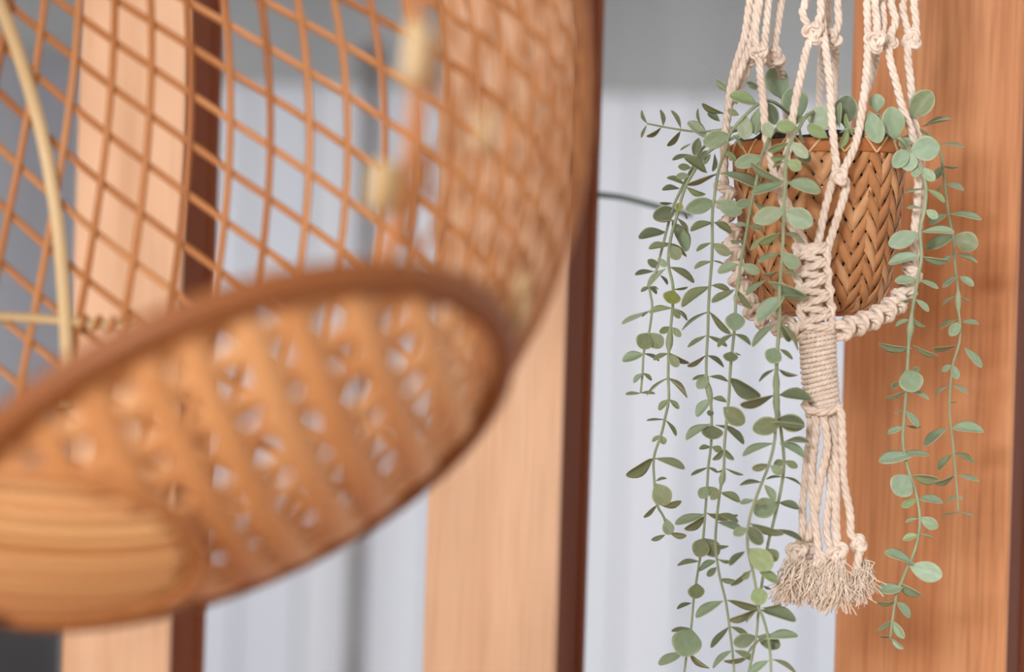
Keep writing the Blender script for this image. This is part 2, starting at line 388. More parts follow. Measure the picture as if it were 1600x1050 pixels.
# inner wall, base, liner, moss
lin = MB(); rows = []
for k in range(13):
    h = 0.001 + H * 0.985 * k / 12; r = prof_r(h) - 0.0034
    rows.append([(r * math.cos(2*PI*j/48), r * math.sin(2*PI*j/48), h) for j in range(48)])
for k in range(4):
    h = H * (0.99 + 0.016 * k)
    rows.append([((prof_r(H) - 0.004 - 0.0012 * k + 0.0025 * math.sin(j * 1.9 + k)) * math.cos(2*PI*j/48), (prof_r(H) - 0.004 - 0.0012 * k + 0.0025 * math.sin(j * 1.9 + k)) * math.sin(2*PI*j/48), h + 0.002 * math.sin(j * 0.9)) for j in range(48)])
bq = lin.quadgrid(rows, True); lin.cap([bq + j for j in range(48)], True)
lo = lin.build('liner', M_liner, pot, True, POT_M); lo['label'] = 'black plastic liner inside the pot'
bs = MB(); rows = []
for (r, h) in ((0.0, -0.0022), (0.030, -0.0022), (0.0362, -0.0018), (0.0372, 0.0006), (0.033, 0.0018), (0.0, 0.0018)):
    rows.append([(max(r, 1e-4) * math.cos(2*PI*j/40), max(r, 1e-4) * math.sin(2*PI*j/40), h) for j in range(40)])
bs.quadgrid(rows, True); bs.build('base', M_bamboo, pot, True, POT_M)
rb = MB(); rows = []
for (dr, hh) in ((-0.003, 0.925), (0.0018, 0.922), (0.0024, 0.93), (0.0026, 0.96), (0.0024, 0.995), (0.001, 1.003), (-0.003, 1.0)):
    rows.append([((prof_r(H * min(hh, 1)) + dr) * math.cos(2*PI*j/64), (prof_r(H * min(hh, 1)) + dr) * math.sin(2*PI*j/64), H * hh) for j in range(64)])
rb.quadgrid(rows, True); rbo = rb.build('rim', M_bamboo_rim, pot, True, POT_M); rbo['label'] = 'reddish bamboo rim band'
vm = MB()
for s in (-1, 1):
    rows = []
    for k in range(6):
        t = k / 5; a = s * t * 0.155; h = H * (0.918 + 0.092 * t); r = prof_r(min(h, H)) + 0.0034
        w2 = 0.030; a2 = a + s * 0.0
        rows.append([((r) * math.cos(a2 - w2/2), r * math.sin(a2 - w2/2), h), ((r + 0.0006) * math.cos(a2), (r + 0.0006) * math.sin(a2), h), (r * math.cos(a2 + w2/2), r * math.sin(a2 + w2/2), h),
                     ((r - 0.001) * math.cos(a2 + w2/2), (r - 0.001) * math.sin(a2 + w2/2), h), ((r - 0.001) * math.cos(a2 - w2/2), (r - 0.001) * math.sin(a2 - w2/2), h)])
    vm.quadgrid(rows, True)
vmesh = vm.mesh('rim_lacing', M_bamboo_pale, True)
for i in range(16):
    link('rim_lacing', vmesh, pot, POT_M @ Matrix.Rotation(2 * PI * i / 16 - PI / 2 + 0.16, 4, 'Z'))
so_ = MB(); rows = []
for (r, h) in ((0.0, 0.985), (0.02, 0.98), (0.045, 0.965), (0.058, 0.94)):
    rows.append([(max(r, 1e-4) * math.cos(2*PI*j/32), max(r, 1e-4) * math.sin(2*PI*j/32), H * h + 0.002 * math.sin(j * 2.3 + r * 300)) for j in range(32)])
so_.quadgrid(rows, True); so_.build('moss', M_soil, pot, True, POT_M)

# ------------------------------------------------------------------ macrame hanger
YF, YM, YB = PY - 0.078, PY - 0.02, PY + 0.055     # in front of, beside, behind the pot
RING = W(1292, -880, PY)
hang = empty('macrame_hanger', RING)
tag(hang, 'cream macrame rope hanger with knots, wrapped column and frayed tassel', 'plant hanger')
RR = 0.0033
def cord(pts, R=RR, to_ring=False, ph=0.0):
    P = [W(*p) for p in pts]
    if to_ring:
        a = P[0]; P = [RING + Vector((random.uniform(-.004, .004), random.uniform(-.004, .004), -0.012)), RING.lerp(a, 0.5) + Vector((random.uniform(-.003,.003), 0, 0))] + P
    mb = MB(); rope(mb, P, R, phase=ph); return mb.build('cord', M_rope, hang)
def knot(px, py, Y, size, tilt=0.0, R=RR):
    """overhand knot: a tight trefoil of rope"""
    c = W(px, py, Y); s = size * SC; pts = []
    for k in range(54):
        t = 2 * PI * k / 54
        x = (math.sin(t) + 2 * math.sin(2*t)) / 3; z = (math.cos(t) - 2 * math.cos(2*t)) / 3; y = -math.sin(3*t) / 3
        x, z = x * math.cos(tilt) - z * math.sin(tilt), x * math.sin(tilt) + z * math.cos(tilt)
        pts.append(c + Vector((x * s, y * s * 1.1, z * s * 1.15)))
    pts.append(pts[0]); mb = MB(); rope(mb, pts, R * 0.95, raw=True); return mb.build('knot', M_rope, hang)
def loop_chain(P, rad, spacing, tilt, R, name, flat=1.0):
    """row of tied half knots: tilted rope loops packed along a path, leaning alternately"""
    pts = catmull(P, spacing); T, N = frames(pts, Vector((0, -1, 0)))
    for i, p in enumerate(pts):
        B = T[i].cross(N[i]).normalized(); s = 1 if i % 2 else -1
        lp = []
        for k in range(25):
            a = 2 * PI * k / 24
            v = B * (math.cos(a) * rad) + N[i] * (math.sin(a) * rad * flat) + T[i] * (math.cos(a) * rad * tilt * s) + T[i] * (math.sin(2*a) * rad * 0.18)
            lp.append(p + v)
        mb = MB(); rope(mb, lp, R, raw=True, sides=5); mb.build(name, M_rope, hang)
# left group
cord([(1184, -60, YM), (1172, 0, YM), (1164, 55, YM), (1152, 95, YM), (1143, 130, YM), (1135, 190, YM - .01), (1131, 250, YM - .01), (1134, 300, YM)], to_ring=True)
cord([(1192, -60, YM), (1183, 0, YM), (1176, 55, YM), (1164, 92, YM - .01), (1152, 125, YM - .01), (1141, 160, YM), (1133, 215, YM + .006), (1132, 285, YM + .01)], to_ring=True, ph=1)
cord([(1194, -60, YM), (1187, 0, YM - .006), (1180, 50, YM - .01), (1183, 82, YM - .02)], to_ring=True, ph=2)
cord([(1209, -60, YM), (1201, 0, YM), (1196, 55, YM - .01), (1192, 80, YM - .02)], to_ring=True, ph=.5)
cord([(1228, -60, YM + .02), (1221, 0, YM + .02), (1213, 55, YM + .01), (1209, 82, YM)], to_ring=True, ph=1.4)
cord([(1186, 92, YM - .02), (1188, 120, YM - .03), (1193, 165, YM - .05), (1197, 215, YF + .005), (1207, 262, YF), (1218, 292, YF - .004), (1238, 335, YF - .004), (1262, 392, YF - .004)])
cord([(1207, 88, YM), (1218, 104, YM + .02), (1224, 135, YM + .05), (1230, 190, YM + .09), (1236, 240, YM + .10)], ph=2)
cord([(1166, 90, YM), (1168, 110, YM), (1158, 128, YM), (1146, 160, YM)], ph=2)
knot(1187, 84, YM - .016, 11, 0.3); knot(1211, 90, YM + .004, 12, 1.2); knot(1172, 90, YM - .002, 8, 2.0)
# centre group
cord([(1266, -60, YM - .03), (1259, 0, YM - .03), (1254, 20, YM - .03), (1262, 40, YM - .035), (1270, 52, YM - .035)], to_ring=True)
cord([(1290, -60, YM - .03), (1283, 0, YM - .03), (1282, 22, YM - .035), (1274, 44, YM - .04)], to_ring=True, ph=2)
cord([(1270, 56, YM - .035), (1260, 78, YM - .04), (1252, 115, YM - .05), (1244, 152, YM - .055), (1238, 190, YF + .005), (1230, 240, YF), (1219, 290, YF - .004), (1229, 335, YF - .004), (1254, 390, YF - .004)], ph=1)
cord([(1291, -60, YM - .02), (1284, 0, YM - .02), (1285, 38, YM - .03), (1289, 70, YM - .035), (1296, 125, YM - .045), (1299, 180, YF + .006), (1304, 235, YF - .002), (1306, 262, YF - .008), (1296, 300, YF - .004), (1286, 340, YF - .004), (1276, 394, YF - .004)], to_ring=True)
cord([(1299, -60, YM), (1293, 0, YM), (1292, 45, YM), (1284, 90, YM + .06), (1281, 150, YM + .09), (1278, 230, YM + .10)], to_ring=True, ph=1)
cord([(1316, -60, YM - .01), (1309, 0, YM - .01), (1310, 36, YM - .012), (1301, 60, YM - .02)], to_ring=True, ph=2)
cord([(1301, 60, YM - .02), (1306, 90, YM + .005), (1304, 140, YM + .012), (1302, 205, YM + .02)], ph=.6)
knot(1271, 51, YM - .036, 13, 0.4); knot(1301, 62, YM - .014, 11, 1.6)
# right groups
cord([(1362, -60, YM - .02), (1355, 0, YM - .02), (1356, 38, YM - .025), (1356, 70, YM - .03), (1354, 110, YM - .04), (1350, 150, YM - .05), (1344, 192, YF + .012), (1334, 232, YF), (1318, 268, YF - .008), (1322, 292, YF - .004), (1309, 338, YF - .004), (1291, 394, YF - .004)], to_ring=True)
cord([(1373, -60, YM - .02), (1367, 0, YM - .02), (1370, 36, YM - .03), (1370, 60, YM - .036)], to_ring=True, ph=1)
cord([(1385, -60, YM - .01), (1378, 0, YM - .01), (1380, 36, YM - .02), (1374, 66, YM - .03)], to_ring=True, ph=2)
cord([(1398, -60, YM - .01), (1392, 0, YM - .01), (1399, 32, YM - .015), (1390, 58, YM - .02)], to_ring=True)
cord([(1370, 72, YM - .02), (1368, 96, YM), (1360, 125, YM + .012), (1346, 165, YM + .025), (1338, 220, YM + .035)], ph=2)
cord([(1387, 68, YM - .02), (1391, 95, YM - .022), (1400, 130, YM - .024), (1410, 168, YM - .026), (1424, 205, YM - .022), (1433, 250, YM - .016), (1434, 300, YM - .012), (1429, 360, YM - .01), (1424, 425, YM - .01)])
cord([(1419, -60, YM), (1411, 0, YM), (1413, 30, YM), (1421, 58, YM - .005), (1418, 85, YM - .005), (1423, 130, YM - .004), (1426, 175, YM - .003), (1436, 225, YM), (1440, 280, YM - .002), (1436, 350, YM - .004), (1428, 420, YM - .005)], to_ring=True, ph=2)
cord([(1436, -60, YM), (1428, 0, YM), (1431, 32, YM), (1430, 60, YM)], to_ring=True, ph=1)
knot(1368, 64, YM - .034, 13, 0.2); knot(1389, 64, YM - .018, 10, 1.2); knot(1425, 62, YM - .004, 12, 0.8)
knot(1312, 276, YF - .012, 9, 0.5); knot(1219, 291, YF - .010, 9, 0.5)
# slings under the pot
loop_chain([W(1424, 425, YM - .01), W(1418, 448, YM - .014), W(1404, 470, YM - .02), W(1378, 490, YM - .032), W(1345, 505, YM - .044), W(1312, 516, YM - .058)], 0.0058, 0.0064, 0.7, 0.0038, 'sling_knot')
loop_chain([W(1133, 296, YM), W(1138, 340, YM), W(1146, 390, YM - .003), W(1153, 430, YM - .008), W(1166, 468, YM - .016), W(1190, 496, YM - .030), W(1225, 510, YM - .05), W(1252, 516, YM - .06)], 0.0056, 0.0066, 0.7, 0.0038, 'sling_knot')
# square-knot column in front of the pot
col_pts = [W(1267, 394, YF - .006), W(1269, 430, YF - .006), W(1273, 470, YF - .005), W(1277, 512, YF - .002)]
cp = catmull([col_pts[0] + Vector((0, 0, .004))] + col_pts, 0.0056); T, Nn = frames(cp, Vector((0, -1, 0)))
for i, p in enumerate(cp):
    s = 1 if i % 2 else -1; t = T[i]; f = Vector((0, -1, 0)); bx = t.cross(f).normalized() * -1
    hw = 0.0092 + 0.0006 * (i % 3)
    lp = []
    for k in range(29):
        a = 2 * PI * k / 28; ca, sa = math.cos(a), math.sin(a)
        lp.append(p + bx * (hw * ca * (1.0 if abs(ca) < .8 else 1.05)) + f * (0.0090 * sa) + t * (0.0021 * s * ca))
    mb = MB(); rope(mb, lp, 0.0029, raw=True, sides=6); mb.build('square_knot', M_rope, hang)
for s in (-1, 1):                          # the loops standing proud at the column's sides
    pts = []
    for i, p in enumerate(cp):
        t = T[i]; bx = t.cross(Vector((0, -1, 0))).normalized() * -1
        pts.append(p + bx * (s * (0.0102 + (0.0022 if i % 2 else 0))) + Vector((0, -0.0040 + (0.002 if i % 2 else 0), 0)))
    mb = MB(); rope(mb, pts, 0.0034); mb.build('side_cord', M_rope, hang)
mb = MB(); tube(mb, catmull(col_pts, 0.006), 0.0058, 10); mb.build('core_cord', M_rope, hang)
# wrapped column
wp = [W(1277, 506, YF + .004), W(1278, 540, YF + .004), W(1280, 580, YF + .004), W(1284, 620, YF + .004), W(1286, 648, YF + .004)]
wc = catmull(wp, 0.0009); Tn, Nw = frames(wc, Vector((1, 0, 0))); hp = []; L = 0
for i in range(len(wc)):
    if i: L += (wc[i] - wc[i-1]).length
tot = L; L = 0; turns = 19; steps = turns * 26
for q in range(steps + 1):
    tt = q / steps; x = tt * (len(wc) - 1); i = int(min(x, len(wc) - 2)); c = wc[i].lerp(wc[i+1], x - i)
    rad = (0.0128 - 0.0012 * tt) * (1 + 0.02 * math.sin(q * 0.13)); a = 2 * PI * turns * tt
    B = Tn[i].cross(Nw[i]); hp.append(c + Nw[i] * rad * math.cos(a) + B * rad * math.sin(a) + Vector((0, 0, 0.0016 * math.cos(a))))
mb = MB(); rope(mb, hp, 0.0022, pitch=0.011, raw=True, sides=5); mb.build('wrap_coil', M_rope, hang)
mb = MB(); tube(mb, catmull(wp, 0.01), 0.0118, 16); mb.build('wrap_core', M_rope, hang)
# tassel cords, their end knots and frayed ends
def fray(px, py, Y, tips, n, seed):
    rnd = random.Random(seed); mb = MB(); c = W(px, py, Y)
    for k in range(n):
        tx, ty = tips[0] + (tips[1] - tips[0]) * rnd.random(), tips[2] + (tips[3] - tips[2]) * rnd.random()
        e = W(tx, ty, Y + rnd.uniform(-.014, .014)); st = c + Vector((rnd.gauss(0, .0026), rnd.gauss(0, .002), rnd.gauss(0, .002)))
        mid = st.lerp(e, 0.45) + Vector((rnd.gauss(0, .0035), rnd.uniform(-.006, .003), rnd.uniform(0.0, .006)))
        e2 = e + Vector((rnd.gauss(0, .003), rnd.gauss(0, .002), rnd.uniform(-.002, .003)))
        q = [st.lerp(mid, .5) + Vector((rnd.gauss(0, .0012), 0, .001)), mid, mid.lerp(e, .5) + Vector((rnd.gauss(0, .002), rnd.gauss(0, .001), 0)), e2]
        tube(mb, [st] + q, 0.00046, 3, cap=False)
    o = mb.build('frayed_end', M_fray, hang); o['kind'] = 'stuff'; return o
YT = YF + .004
cord([(1268, 640, YT), (1264, 690, YT), (1257, 760, YT), (1254, 800, YT), (1254, 830, YT), (1244, 858, YT)], 0.0031)
cord([(1274, 640, YT - .008), (1275, 675, YT - .009), (1269, 730, YT - .008), (1271, 790, YT - .008), (1277, 840, YT - .008), (1281, 872, YT - .008)], 0.0033, ph=1)
cord([(1284, 640, YT - .01), (1290, 672, YT - .012), (1292, 700, YT - .012), (1282, 750, YT - .012), (1274, 800, YT - .006), (1262, 845, YT - .004)], 0.0033, ph=2)
cord([(1294, 645, YT - .004), (1298, 700, YT - .004), (1297, 760, YT - .006), (1292, 820, YT - .006), (1296, 850, YT - .006), (1307, 866, YT - .008)], 0.0033)
cord([(1302, 640, YT - .005), (1305, 690, YT - .006), (1306, 750, YT - .01), (1306, 800, YT - .01), (1308, 845, YT - .01), (1310, 866, YT - .01)], 0.0033, ph=1)
cord([(1306, 636, YT - .012), (1314, 644, YT - .012), (1316, 690, YT - .010), (1318, 750, YT - .006), (1328, 800, YT - .004), (1330, 836, YT - .004), (1344, 850, YT - .004), (1340, 880, YT - .004), (1342, 905, YT - .004)], 0.0033, ph=2)
mb = MB(); rope(mb, [W(1256, 630, YT - .008), W(1264, 640, YT - .0125), W(1284, 644, YT - .015), W(1302, 640, YT - .013), W(1312, 634, YT - .006)], 0.0033); mb.build('binding_cord', M_rope, hang)
knot(1246, 862, YT - .002, 13, 0.2); knot(1283, 880, YT - .008, 12, 1.3); knot(1309, 866, YT - .012, 13, 0.4); knot(1342, 850, YT - .004, 9, 1.0); knot(1264, 856, YT + .004, 12, 2.0)
fray(1240, 876, YT - .004, (1206, 1262, 918, 948), 150, 1); fray(1258, 880, YT - .010, (1222, 1280, 915, 946), 110, 6)
fray(1278, 888, YT - .010, (1258, 1296, 918, 952), 130, 2)
fray(1306, 880, YT - .014, (1276, 1338, 925, 960), 170, 3); fray(1341, 896, YT - .006, (1326, 1358, 918, 948), 100, 4)
fray(1346, 880, YT + .006, (1345, 1368, 900, 935), 60, 5)
# ring, hook and the line up to the beam
rg = MB(); tube(rg, [RING + Vector((0.017 * math.cos(2*PI*k/24), 0, 0.017 * math.sin(2*PI*k/24) + 0.0)) for k in range(24)], 0.003, 8, closed=True); rg.build('ring', M_metal, hang)
hk = MB(); tube(hk, catmull([RING + Vector((0.010, 0, 0.022)), RING + Vector((0, 0, 0.013)), RING + Vector((-0.012, 0, 0.026)), RING + Vector((0, 0, 0.045)), Vector((RING.x, RING.y, 0.9)), Vector((RING.x, RING.y, TOP_Z))], 0.01), 0.002, 8); hk.build('hook', M_metal, hang)

# ------------------------------------------------------------------ trailing eucalyptus
plant = empty('eucalyptus_plant', W(1280, 226, PY))
tag(plant, 'trailing grey-green eucalyptus with long strands spilling out of the woven pot', 'plant')
def leaf_mesh(name, arch, cup, blunt):
    nu, nv = 8, 11; V = []; rim = []
    def hw(t):                              # half width along the length (obovate, short stalk)
        if t < 0.06: return 0.02 + t * 0.4
        s = (t - 0.06) / 0.94
        return 0.044 + 0.456 * math.sin(PI * min(1, s ** blunt)) ** 0.62 * (1 - 0.088 * (1 - s))  if s < 0.999 else 0.012
    mb = MB(); rows = []; rr = []
    for layer in (1, -1):
        for i in range(nv + 1):
            t = i / nv
            t = 0.5 - 0.5 * math.cos(PI * t) if i else 0
            r_ = []; q_ = []
            for j in range(nu + 1):
                s = -1 + 2 * j / nu
                x = hw(t) * s
                z = -arch * t * t + arch * 0.4 * t + cup * (x * x) * 2 - 0.02 * math.exp(-(s * 5) ** 2)
                edge = max(abs(s), abs(2 * t - 1) ** 3 if t > 0.5 else 0)
                th = 0.009 * (1 - edge ** 4) + 0.006
                r_.append((x, t, z + layer * th)); q_.append(edge)
            if layer < 0: r_.reverse(); q_.reverse()
            rows.append(r_); rr += q_
    n1 = nv + 1; full = [rows[i] + rows[n1 + i] for i in range(n1)]
    ra = []
    for i in range(n1): ra += rr[i*(nu+1):(i+1)*(nu+1)] + rr[(n1+i)*(nu+1):(n1+i+1)*(nu+1)]
    b0 = mb.quadgrid(full, True); K = 2 * (nu + 1)
    mb.cap([b0 + k for k in range(K)], True); mb.cap([b0 + nv * K + k for k in range(K)])
    me = mb.mesh(name, M_leaf, True)
    at_ = me.attributes.new('rim', 'FLOAT', 'POINT'); at_.data.foreach_set('value', ra)
    return me
LEAVES = [leaf_mesh('leaf', 0.16, 0.22, 1.15), leaf_mesh('leaf', 0.08, 0.34, 1.05), leaf_mesh('leaf', 0.26, 0.12, 1.25), leaf_mesh('leaf', -0.06, 0.16, 1.15)]
CL = {'g': ((0.287, 0.409, 0.275), (0.354, 0.488, 0.336)), 'o': ((0.226, 0.287, 0.159), (0.305, 0.372, 0.226)), 'b': ((0.317, 0.458, 0.336), (0.390, 0.537, 0.409)),
      'd': ((0.152, 0.207, 0.128), (0.207, 0.268, 0.171)), 'y': ((0.329, 0.403, 0.110), (0.403, 0.464, 0.159)), 'p': ((0.403, 0.525, 0.378), (0.464, 0.586, 0.439)), 'l': ((0.305, 0.439, 0.220), (0.378, 0.500, 0.268))}  # the olive tint puts the left strands' backlit darkness into their leaf colour
def add_leaf(stem, e, Y, tint):
    bx, by, tx, ty, wd = e[:5]; col = e[5] if len(e) > 5 else tint; dy = e[6] if len(e) > 6 else 0.0
    B = W(bx, by, Y + dy); Tp = W(tx, ty, Y + dy); dv = Tp - B; La = dv.length; wm = wd * Y / F
    d = dv / La; tocam = -B.normalized(); tocam = (tocam - d * tocam.dot(d)).normalized()
    if wm >= 0.52 * La:
        Wd = wm; L = max(La * 1.02, 1.12 * wm); pt = math.acos(min(1, La / L)); s = 1
        ax = d * math.cos(pt) + tocam * math.sin(pt) * s; nn = tocam * math.cos(pt) - d * math.sin(pt) * s
        ax = ax.normalized(); sidev = ax.cross(nn); ro = random.uniform(-.12, .12)
        nn = nn * math.cos(ro) + sidev * math.sin(ro)
    else:
        pt = random.uniform(-.3, .45); L = La / math.cos(pt); Wd = max(0.56 * La, wm)
        ro = math.acos(min(1, wm * 0.92 / Wd)); ax = d * math.cos(pt) + tocam * math.sin(pt)
        n0 = tocam * math.cos(pt) - d * math.sin(pt); u = ax.cross(n0)
        if u.z < 0: u = -u
        if random.random() < 0.25: u = -u
        nn = n0 * math.cos(ro) + u * math.sin(ro)
    nn = (nn - ax * nn.dot(ax)).normalized(); xx = ax.cross(nn)
    o = link('leaf', random.choice(LEAVES), stem)
    zs = max(L, Wd) * 0.8
    o.matrix_basis = Matrix(((xx.x * Wd, ax.x * L, nn.x * zs, B.x), (xx.y * Wd, ax.y * L, nn.y * zs, B.y), (xx.z * Wd, ax.z * L, nn.z * zs, B.z), (0, 0, 0, 1)))
    a, c = CL[col]; k = random.random(); o.color = (*[a[i] + (c[i] - a[i]) * k for i in range(3)], 1)
def strand(pts, leaves, tint, r=0.00125, bumps=()):
    """pts: (px, py, distance); leaves: (base x, base y, tip x, tip y, seen width[, tint[, depth shift]])"""
    mb = MB(); P = [W(*p) for p in pts]; sm = catmull(P, 0.004)
    def rad(t):
        p = sm[min(len(sm) - 1, int(t * (len(sm) - 1)))]; k = r * (1.1 - 0.35 * t)
        for (bx, by) in bumps:
            q = W(bx, by, p.y); dz = abs(q.z - p.z)
            if dz < 0.008: k += 0.0017 * (1 - (dz / 0.008) ** 2)
        return k
    tube(mb, sm, rad, 8); st = mb.build('stem', M_stem, plant)
    for e in leaves:
        my = (e[1]); best = min(pts, key=lambda p: abs(p[1] - my) + 0.4 * abs(p[0] - e[0])); add_leaf(st, e, best[2], tint)
    return st
Y1, Y2, Y3, Y4, Y5, Y6, Y7, Y8 = PY - .005, PY - .02, PY - .05, PY - .082, PY - .105, PY - .088, PY - .05, PY + .02
def yy(L, Y, start=()): return [(*p, Y) for p in L] if not start else list(start) + [(*p, Y) for p in L]
# far-left strands
strand(yy([(1060, 305), (1050, 329), (1037, 378), (1025, 424), (1015, 447), (1019, 479), (1014, 520), (1006, 549), (1004, 583), (1001, 614)], Y1, [(1250, 215, PY), (1170, 200, PY - .02), (1105, 225, PY - .01), (1082, 262, Y1)]), [
 (1056,328,1020,340,28,'d'),(1050,345,1074,392,24,'g',.006),(1040,362,997,371,18,'d'),(1034,378,1074,398,8),(1030,418,1012,406,14,'d'),(1027,404,1042,416,12,'g'),
 (1022,424,992,426,9,'d'),(1040,420,1008,446,12,'p',-.004),(1032,430,1044,444,6,'d'),(1015,448,1001,455,8,'d'),(1015,448,1027,459,8,'d'),(1018,447,1030,451,3),
 (1016,485,972,508,8,'p',.05),(1013,487,1003,495,5,'d'),(1014,520,1000,545,30),(1014,520,1034,543,26,'o'),(1006,553,972,563,18,'g'),(1006,552,1030,562,7,'d'),
 (1004,583,990,598,10,'g'),(1004,583,1020,593,8,'o'),(1001,614,977,617,7),(1001,614,1024,615,6),(1062,294,1034,296,10,'d'),(1052,318,1031,316,5,'d'),(1070,288,1042,277,9)], 'o')
strand(yy([(1068, 300), (1057, 340), (1048, 373), (1044, 411), (1049, 434), (1052, 453), (1051, 479), (1048, 511), (1045, 549), (1044, 589), (1045, 624), (1039, 654), (1033, 680), (1022, 713), (1022, 747), (1026, 787), (1038, 810), (1042, 834)], Y2, [(1255, 215, PY - .01), (1180, 205, PY - .03), (1110, 235, PY - .02), (1080, 275, Y2)]), [
 (1056,345,1030,344,4),(1058,340,1076,364,8,'o'),(1062,316,1060,330,14,'y'),(1066,330,1074,342,4,'d'),(1045,383,1013,388,12),(1046,384,1062,405,22,'o'),(1046,417,1088,437,14),
 (1052,453,1074,448,5),(1052,453,1047,476,30,'y'),(1051,481,1014,488,9,'l'),(1053,481,1074,500,4,'d'),(1050,482,1062,497,10),(1048,511,1030,520,12),(1050,511,1064,526,12),(1048,510,1049,524,10,'l'),
 (1045,552,1020,560,9),(1046,551,1075,571,10,'d'),(1045,553,1060,573,16),(1044,590,1008,613,4),(1044,590,1076,621,6),(1046,624,1028,640,12),(1046,624,1061,639,10),(1039,655,1010,658,4,'d'),(1040,656,1058,678,7),
 (1033,680,1019,690,8),(1034,681,1038,694,12),(1021,716,979,744,20),(1023,716,1069,727,14),(1024,752,1042,747,5),(1024,755,1042,788,34),(1033,790,1066,787,13),(1027,789,1005,808,8),
 (1041,810,1046,835,20,'g'),(1046,833,1071,838,11),(1040,836,1017,843,9,'g'),(1080,262,1059,260,12),(1078,275,1056,275,12,'g'),(1072,292,1102,305,10,'l'),(1105,270,1070,245,18)], 'o', bumps=((1047, 531),))
strand([(1240, 215, PY - .01), (1180, 195, PY - .03), (1130, 202, PY - .03), (1095, 206, PY - .02), (1065, 203, PY - .01), (1036, 198, PY), (1011, 193, PY)], [
 (1011,193,1002,172,6),(1010,195,1003,216,6),(1036,197,1035,170,9),(1034,199,1010,214,7),(1064,201,1052,171,8),(1064,204,1045,230,10),(1105,217,1076,188,20,'p'),(1095,195,1089,170,5),
 (1132,178,1096,164,10),(1125,190,1106,176,12,'d'),(1092,215,1085,243,16,'d'),(1080,224,1063,236,4),(1080,242,1050,247,8,'d'),(1105,235,1092,250,12,'d'),(1110,240,1100,258,10),(1117,240,1115,268,8,'g')], 'o', 0.0010)
strand([(1238, 180, PY - .02), (1205, 158, PY - .05), (1180, 166, Y3 - .01), (1143, 205, Y3 - .012), (1133, 235, Y3 - .01)] + yy([(1122, 270), (1116, 310), (1113, 335), (1113, 380), (1112, 410), (1109, 445), (1107, 480), (1106, 520), (1104, 555), (1104, 590), (1110, 623), (1112, 656), (1111, 694), (1107, 728), (1105, 759), (1102, 797), (1099, 839), (1094, 871), (1088, 908), (1084, 936), (1080, 980), (1073, 1021), (1069, 1052), (1060, 1100)], Y3), [
 (1183,162,1140,148,22,'l'),(1155,180,1137,172,12),(1163,178,1165,219,26,'p'),(1192,163,1180,211,20,'g'),(1140,210,1099,224,30,'g'),(1145,210,1160,231,6,'l'),(1133,235,1152,252,10,'l'),
 (1121,272,1072,287,9,'o'),(1126,270,1200,290,20,'g'),(1117,315,1071,328,27,'g'),(1117,315,1158,332,28,'g'),(1114,347,1078,360,13),(1115,347,1145,362,14),(1112,379,1087,390,8),(1113,380,1140,398,18),
 (1112,408,1084,418,9),(1113,407,1133,414,3),(1109,447,1064,478,18),(1111,446,1144,452,12),(1106,487,1063,510,5,'d'),(1108,487,1142,520,12),(1104,524,1075,543,8),(1106,524,1135,542,9),(1103,555,1076,575,8),(1105,555,1133,572,9,'d'),
 (1103,585,1082,594,6,'d'),(1108,588,1089,606,20,'g'),(1108,588,1138,594,8),(1112,623,1087,650,18,'b'),(1113,622,1136,627,10),(1112,640,1108,650,12,'d'),(1110,662,1071,686,14,'g'),(1112,664,1113,686,36),(1118,664,1156,675,8,'d'),
 (1110,698,1092,701,9),(1112,698,1128,704,12),(1106,730,1080,744,7,'d'),(1107,730,1122,739,6),(1106,760,1094,778,20,'g'),(1107,760,1122,777,18),(1102,803,1055,820,16,'g'),(1103,806,1070,828,14),(1104,802,1154,812,14),
 (1101,841,1090,868,30),(1101,841,1121,868,28,'d'),(1093,877,1058,881,9),(1091,893,1117,876,12,'g'),(1089,911,1087,934,28),(1081,942,1057,950,8,'d'),(1080,982,1049,987,9,'d'),(1080,982,1068,1019,50,'g'),(1068,1018,1030,1040,18,'g'),(1076,1020,1108,1046,7)], 'o', bumps=((1110, 612),))
strand([(1225, 190, PY - .05), (1210, 205, Y4 + .012), (1202, 217, Y4), (1190, 243, Y4)] + yy([(1184, 273), (1175, 315), (1170, 339), (1166, 365), (1158, 408), (1154, 437), (1150, 465), (1149, 488), (1147, 520), (1144, 549), (1141, 580), (1139, 620), (1135, 661), (1132, 696), (1131, 732), (1125, 768), (1120, 810), (1118, 854), (1124, 898), (1134, 940), (1141, 989), (1146, 1035), (1150, 1100)], Y4), [
 (1192,245,1148,258,24,'g'),(1177,314,1148,322,16,'g'),(1178,316,1205,328,10),(1169,352,1150,349,8,'g'),(1170,352,1192,360,10),(1163,375,1141,377,7,'g'),(1155,413,1121,424,18,'g'),(1158,413,1186,426,18,'g'),
 (1148,452,1112,474,14),(1150,452,1176,482,12),(1149,487,1148,515,33,'g'),(1146,521,1120,541,9),(1147,521,1173,538,8),(1143,549,1140,566,25),(1148,550,1157,556,3),(1140,590,1187,622,26,'d'),(1130,636,1162,662,30,'o'),(1134,668,1165,692,14,'d'),
 (1131,702,1114,719,10),(1132,702,1146,718,10,'d'),(1130,733,1120,738,3),(1133,732,1161,741,5),(1125,769,1110,780,12),(1126,769,1155,783,14),(1120,816,1163,826,14,'g'),(1122,803,1155,812,12),(1110,850,1139,856,8,'g'),(1121,874,1143,877,5),(1120,886,1105,900,12,'d'),
 (1123,905,1150,908,10,'g'),(1130,939,1085,960,18,'g'),(1136,938,1185,948,13),(1139,979,1112,1013,12,'d'),(1141,979,1180,1000,12),(1145,1016,1110,1040,12,'g'),(1147,1016,1175,1028,12)], 'o', bumps=((1130, 742),))
